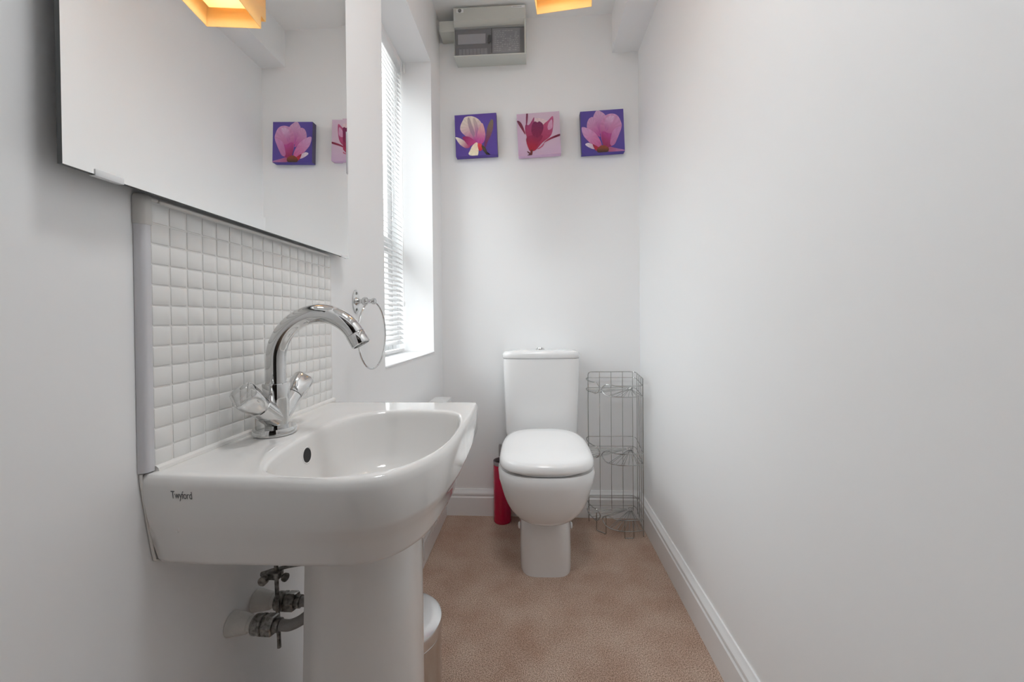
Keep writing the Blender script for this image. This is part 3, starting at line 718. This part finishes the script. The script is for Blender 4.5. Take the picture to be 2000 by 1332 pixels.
def canvas(key, tlw, trw, size, label):
    D = PETALS[key]; yf, depth = 1.978, .0335
    a = Vector((trw[0]-tlw[0], 0, trw[1]-tlw[1])).normalized(); dn = Vector((a.z, 0, -a.x))
    o = Vector((tlw[0], yf, tlw[1])); w = size; hgt = size*.985
    t = thing('canvas_picture', o+a*w*.5+dn*hgt+Vector((0, depth, 0)), label, 'picture', 'square flower canvases on the far wall')
    TL, TR, BL = (Vector((*D[k], 0)) for k in ('tl', 'tr', 'bl'))
    U, V = TR-TL, BL-TL; det = U.x*V.y-U.y*V.x
    def uv(p):
        q = Vector((p[0], p[1], 0))-TL
        return ((q.x*V.y-q.y*V.x)/det, (U.x*q.y-U.y*q.x)/det)
    P = lambda u, v, off=0: o + a*(u*w) + dn*(v*hgt) + Vector((0, -off, 0))
    def colored(name, bm, cols, parent):
        me = bpy.data.meshes.new(name); bm.to_mesh(me); bm.free()
        ca = me.color_attributes.new('Col', 'FLOAT_COLOR', 'POINT')
        for i, c in enumerate(cols): ca.data[i].color = (*c, 1)
        ob = bpy.data.objects.new(name, me); COL.objects.link(ob); me.materials.append(M['print'])
        ob.parent = parent; ob.matrix_parent_inverse = parent_matrix(parent).inverted(); return ob
    # stretched canvas block
    bm = bmesh.new(); cols = []; N = 12
    b0, b1 = lin(D['bg'][0]), lin(D['bg'][1]); sd = lin(D['side'])
    g = {}
    for i in range(N+1):
        for j in range(N+1):
            u, v = i/N, j/N; g[i, j] = bm.verts.new(P(u, v)); k = max(0, 1-math.hypot(u-.6, v-.3)*1.1); cols.append(tuple(x+(y-x)*k for x, y in zip(b0, b1)))
    for i in range(N):
        for j in range(N): bm.faces.new((g[i, j], g[i, j+1], g[i+1, j+1], g[i+1, j]))
    def quad(pts, c):
        vs = [bm.verts.new(p) for p in pts]; cols.extend([c]*4); bm.faces.new(vs)
    q = [(0, 0), (1, 0), (1, 1), (0, 1)]; back = Vector((0, depth, 0)); edge = tuple(min(1, x*1.12) for x in b0)
    for k in range(4):
        p0, p1 = P(*q[k]), P(*q[(k+1) % 4]); quad([p0, p1, p1+back, p0+back], edge if k == 2 else sd)
    quad([P(*c)+back for c in q[::-1]], sd)
    cv = colored('stretched_canvas', bm, cols, t)
    bm = bmesh.new(); cols = []
    for n, (pts, bp, tip, cb, ct) in enumerate(D['petals']):
        out = cr([(*uv(p), 0) for p in pts], 4, True); out = [Vector((min(.998, max(.002, p.x)), min(.998, max(.002, p.y)), 0)) for p in out]
        cen = sum(out, Vector())/len(out); b = Vector((*uv(bp), 0)); e = Vector((*uv(tip), 0)); L2 = (e-b).length_squared
        cb, ct = lin(cb), lin(ct); R = []
        off = .0003+.00012*n
        for s in (1, .94, .7, .4, .12):
            row = []
            for i, p in enumerate(out):
                x = cen+(p-cen)*s; row.append(bm.verts.new(P(x.x, x.y, off)))
                k = max(0, min(1, (x-b).dot(e-b)/L2)); k = k*k*(3-2*k)
                lum = (1.0 if s < .9 else 1.10 if s == 1 else .97) * (1+.10*math.sin(i*1.9)*s)
                cols.append(tuple(min(1, (y0+(y1-y0)*k)*lum) for y0, y1 in zip(cb, ct)))
            R.append(row)
        m = len(out)
        for r0, r1 in zip(R, R[1:]):
            for i in range(m): bm.faces.new((r0[i], r0[(i+1) % m], r1[(i+1) % m], r1[i]))
        bm.faces.new(R[-1])
    colored('flower_print', bm, cols, cv)
    return t
canvas('left', (-.387, 2.016), (-.178, 2.022), .209, 'square canvas of a white and magenta magnolia on purple, leftmost of three')
canvas('middle', (-.077, 2.010), (.133, 2.018), .210, 'square canvas of a dark red magnolia on pale pink')
canvas('right', (.235, 2.011), (.444, 2.018), .209, 'square canvas of a pink magnolia on purple, nearest the right wall')

# ------------------------------------------------------------------ consumer unit
fb = thing('fuse_box', (-.2, YB, 2.262), 'grey plastic fuse box with smoked door high on the far wall', 'fuse box')
fx0, fx1, fz0, fz1 = -.374, -.0265, 2.262, 2.498
bm = bmesh.new()
loft(bm, [[Vector((x, y, z)) for y, z in ((1.945, fz0+.004), (2.0145, fz0+.014), (2.0145, fz1-.002), (1.945, fz1-.002))] for x in (fx0, fx1)])
finish('casing', bm, M['fuse'], fb)
bm = bmesh.new()
def prism_x(prof, x0, x1): loft(bm, [[Vector((x0, y, z)) for y, z in prof], [Vector((x1, y, z)) for y, z in prof]])
prism_x([(1.946, fz1), (1.913, fz1-.002), (1.910, fz1-.006), (1.910, 2.432), (1.932, 2.408), (1.946, 2.408)], fx0, fx1)
prism_x([(1.946, fz0+.0035), (1.920, fz0), (1.912, fz0+.0005), (1.910, fz0+.003), (1.910, 2.2665), (1.912, 2.268), (1.946, 2.268)], fx0, fx1)
box(bm, fx1-.007, fx1, 1.912, 1.946, 2.266, 2.434); box(bm, fx0, fx0+.003, 1.925, 1.946, 2.266, 2.412)
cvr = finish('cover', bm, M['fuse'], fb, angle=25)
bm = bmesh.new(); box(bm, fx0+.003, fx1-.007, 1.939, 1.946, 2.266, 2.408); ins = finish('breaker_panel', bm, M['fusedark'], fb, smooth=False)
bm = bmesh.new(); box(bm, fx0+.004, fx1-.0075, 1.914, 1.917, 2.2665, 2.404, .001); finish('smoked_door', bm, M['smoke'], fb)
bm = bmesh.new()
for i in range(8): box(bm, -.352+.0175*i, -.3365+.0175*i, 1.933, 1.939, 2.276, 2.312, .001)
finish('breakers', bm, mat('breaker_grey', srgb(200, 200, 206), .5), ins)
bm = bmesh.new(); box(bm, -.352+.14, -.352+.15, 1.928, 1.939, 2.335, 2.36, .002); box(bm, -.21, -.198, 1.928, 1.939, 2.34, 2.372, .002); finish('main_switch', bm, M['dark'], ins)
bm = bmesh.new(); box(bm, -.358, -.223, 1.9375, 1.9385, 2.338, 2.386); finish('paper_label', bm, M['label'], ins, smooth=False)
bm = bmesh.new(); box(bm, -.186, -.055, 1.9175, 1.9180, 2.278, 2.392); il = finish('instruction_label', bm, mat('label_grey', srgb(188, 188, 190), .6), ins, smooth=False)
bm = bmesh.new(); box(bm, -.1935, -.190, 1.9175, 1.9185, 2.278, 2.394); finish('label_edge', bm, M['dark'], ins, smooth=False)
bm = bmesh.new(); rnd = random.Random(3)
for r in range(11):
    x = -.178; z = 2.380-.0092*r
    while x < -.065:
        L = rnd.uniform(.003, .012)
        if rnd.random() < .62: box(bm, x, min(x+L, -.06), 1.9172, 1.91755, z-.0018, z+.0018)
        x += L+.004
finish('label_print', bm, mat('label_white', (.85, .85, .86, 1), .6), il, smooth=False)
bm = bmesh.new(); box(bm, -.360, -.325, 1.9085, 1.911, 2.470, 2.488, .001); pl = finish('fixing_plate', bm, M['plastic'], cvr)
bm = bmesh.new(); lathe(bm, [(0, .0085), (.0015, .0082), (.0017, .006), (.0010, .0001)], (-.343, 1.9086, 2.479), (0, -1, 0), 20); finish('fixing_screw', bm, M['brass'], pl)
bm = bmesh.new(); box(bm, -.095, -.032, 1.9088, 1.911, 2.480, 2.491, .0008); ml = finish('maker_plate', bm, M['plastic'], cvr)
bm = bmesh.new()
x = -.088
while x < -.045:
    box(bm, x, x+.0035, 1.9084, 1.9089, 2.4835, 2.4865); x += .0048
finish('maker_print', bm, M['fusedark'], ml, smooth=False)
bm = bmesh.new(); box(bm, -.449, fx0-.0006, 1.932, YB-.0006, 2.398, 2.452, .003); tk = finish('cable_trunking', bm, M['fuse']); tag(tk, 'short grey cable trunking between the left wall and fuse box', 'trunking')

# ------------------------------------------------------------------ pendant lamp
lp = thing('pendant_lamp', (.093, 1.19, ZC), 'tiered square wooden veneer lamp shade glowing yellow under the ceiling', 'lamp')
LR = Matrix.Translation((.093, 1.192, 0)) @ Matrix.Rotation(math.radians(-7), 4, 'Z')
def tier(hx, hy, z0, z1, oy=0, name='shade_tier', th=.0016):
    bm = bmesh.new(); rings = []
    for (z, d) in ((z0, 0), (z1, 0), (z1, th), (z0, th)):
        rings.append([LR @ Vector((sx*(hx-d), oy+sy*(hy-d), z)) for sx, sy in ((-1, -1), (1, -1), (1, 1), (-1, 1))])
    loft(bm, rings + [rings[0]], False, False); bmesh.ops.remove_doubles(bm, verts=bm.verts, dist=1e-7)
    return finish(name, bm, M['veneer'], lp, smooth=False)
tier(.0865, .0865, 1.970, 2.040); tier(.074, .132, 2.032, 2.105, .008); tier(.066, .066, 2.018, 2.19); tier(.105, .100, 2.10, 2.21)
bm = bmesh.new(); tube(bm, [(.093, 1.192, 2.24), (.093, 1.192, ZC-.03)], .003, 8); finish('cord', bm, M['plastic'], lp)
bm = bmesh.new(); lathe(bm, [(0, .012), (.02, .045), (.0295, .05)], (.093, 1.192, ZC-.03)); finish('ceiling_rose', bm, M['plastic'], lp)
bm = bmesh.new(); lathe(bm, [(0, .014), (.05, .014), (.055, .006)], (.093, 1.192, 2.19)); finish('bulb_holder', bm, M['plastic'], lp)
bm = bmesh.new()
for sx, sy in ((1, 0), (-1, 0), (0, 1), (0, -1)): tube(bm, [LR @ Vector((0, 0, 2.185)), LR @ Vector((sx*.104, sy*.099, 2.185))], .002, 6)
finish('spider', bm, M['wire'], lp)
bm = bmesh.new(); bmesh.ops.create_uvsphere(bm, u_segments=20, v_segments=12, radius=.024, matrix=Matrix.Translation((.093, 1.192, 2.15)))
BULB = mat('glowing_bulb', (1, .9, .7, 1), .4, emit=((1, .80, .50, 1), 16)); finish('bulb', bm, BULB, lp)

# ------------------------------------------------------------------ lights
def light(name, kind, loc, energy, color=(1, 1, 1), size=.1, rot=None, size_y=None):
    l = bpy.data.lights.new(name, kind); l.energy = energy; l.color = color
    if kind == 'POINT': l.shadow_soft_size = size
    if kind == 'AREA':
        l.size = size
        if size_y: l.shape = 'RECTANGLE'; l.size_y = size_y
    o = bpy.data.objects.new(name, l); COL.objects.link(o); o.location = loc
    if rot: o.rotation_euler = rot
    return o
pt = light('window_portal', 'AREA', (-.745, (WY0+WY1)/2, (WZ0+WZ1)/2), 1, size=WZ1-WZ0, size_y=WY1-WY0, rot=(0, -PI/2, 0))
pt.data.cycles.is_portal = True
light('lamp_bulb', 'POINT', (.093, 1.192, 2.115), 2.2, (1, .93, .86), .03)
light('ceiling_fill', 'AREA', (.10, .42, ZC-.04), 12, (.975, .99, 1), .24)  # unseen fill light, added to brighten the basin end of the room
light('hall_fill', 'AREA', (.1, -1.6, ZC-.02), .25, (1, .97, .93), .4)  # dim unseen fill, added beyond the doorway behind the camera

w = bpy.data.worlds.new('sky'); S.world = w; w.use_nodes = True
nt = w.node_tree; bg = nt.nodes['Background']; bg.inputs['Strength'].default_value = 18.5
tc = nt.nodes.new('ShaderNodeTexCoord'); sx = nt.nodes.new('ShaderNodeSeparateXYZ'); rp = nt.nodes.new('ShaderNodeValToRGB')
rp.color_ramp.elements[0].position = .0; rp.color_ramp.elements[0].color = (.25, .25, .245, 1)
rp.color_ramp.elements[1].position = .8; rp.color_ramp.elements[1].color = (.94, .975, 1, 1)
e_ = rp.color_ramp.elements.new(.08); e_.color = (.46, .48, .49, 1)
nt.links.new(tc.outputs['Generated'], sx.inputs[0]); nt.links.new(sx.outputs['Z'], rp.inputs['Fac']); nt.links.new(rp.outputs['Color'], bg.inputs['Color'])

# ------------------------------------------------------------------ camera
def cam_axes(yaw, pitch, roll):
    c, s = math.cos(yaw), math.sin(yaw); Ry = Matrix(((c, s, 0), (-s, c, 0), (0, 0, 1)))
    c, s = math.cos(pitch), math.sin(pitch); Rp = Matrix(((1, 0, 0), (0, c, s), (0, -s, c)))
    c, s = math.cos(roll), math.sin(roll); Rr = Matrix(((c, -s, 0), (s, c, 0), (0, 0, 1)))
    B = Matrix(((1, 0, 0), (0, 0, -1), (0, 1, 0)))
    return Rr @ B @ Rp @ Ry
F = 777.303
R = cam_axes(5.50091483e-02, -9.58561176e-03, -9.08039669e-03)
cd = bpy.data.cameras.new('camera'); cam = bpy.data.objects.new('camera', cd); COL.objects.link(cam)
cd.sensor_fit = 'HORIZONTAL'; cd.sensor_width = 36; cd.lens = 36*F/2000; cd.shift_y = -32.46/2000; cd.clip_start = .01
rx, ry, rz = R[0], R[1], R[2]
mw = Matrix(((rx[0], -ry[0], -rz[0], 0), (rx[1], -ry[1], -rz[1], 0), (rx[2], -ry[2], -rz[2], H), (0, 0, 0, 1)))
cam.matrix_world = mw
S.camera = cam
S.view_settings.view_transform = 'Standard'; S.view_settings.look = 'None'; S.view_settings.gamma = 1; S.view_settings.use_curve_mapping = False
S.view_settings.exposure = -.58
S.cycles.use_denoising = True; S.cycles.max_bounces = 16; S.cycles.diffuse_bounces = 10; S.cycles.glossy_bounces = 8; S.cycles.transparent_max_bounces = 16
S.cycles.sample_clamp_indirect = 6
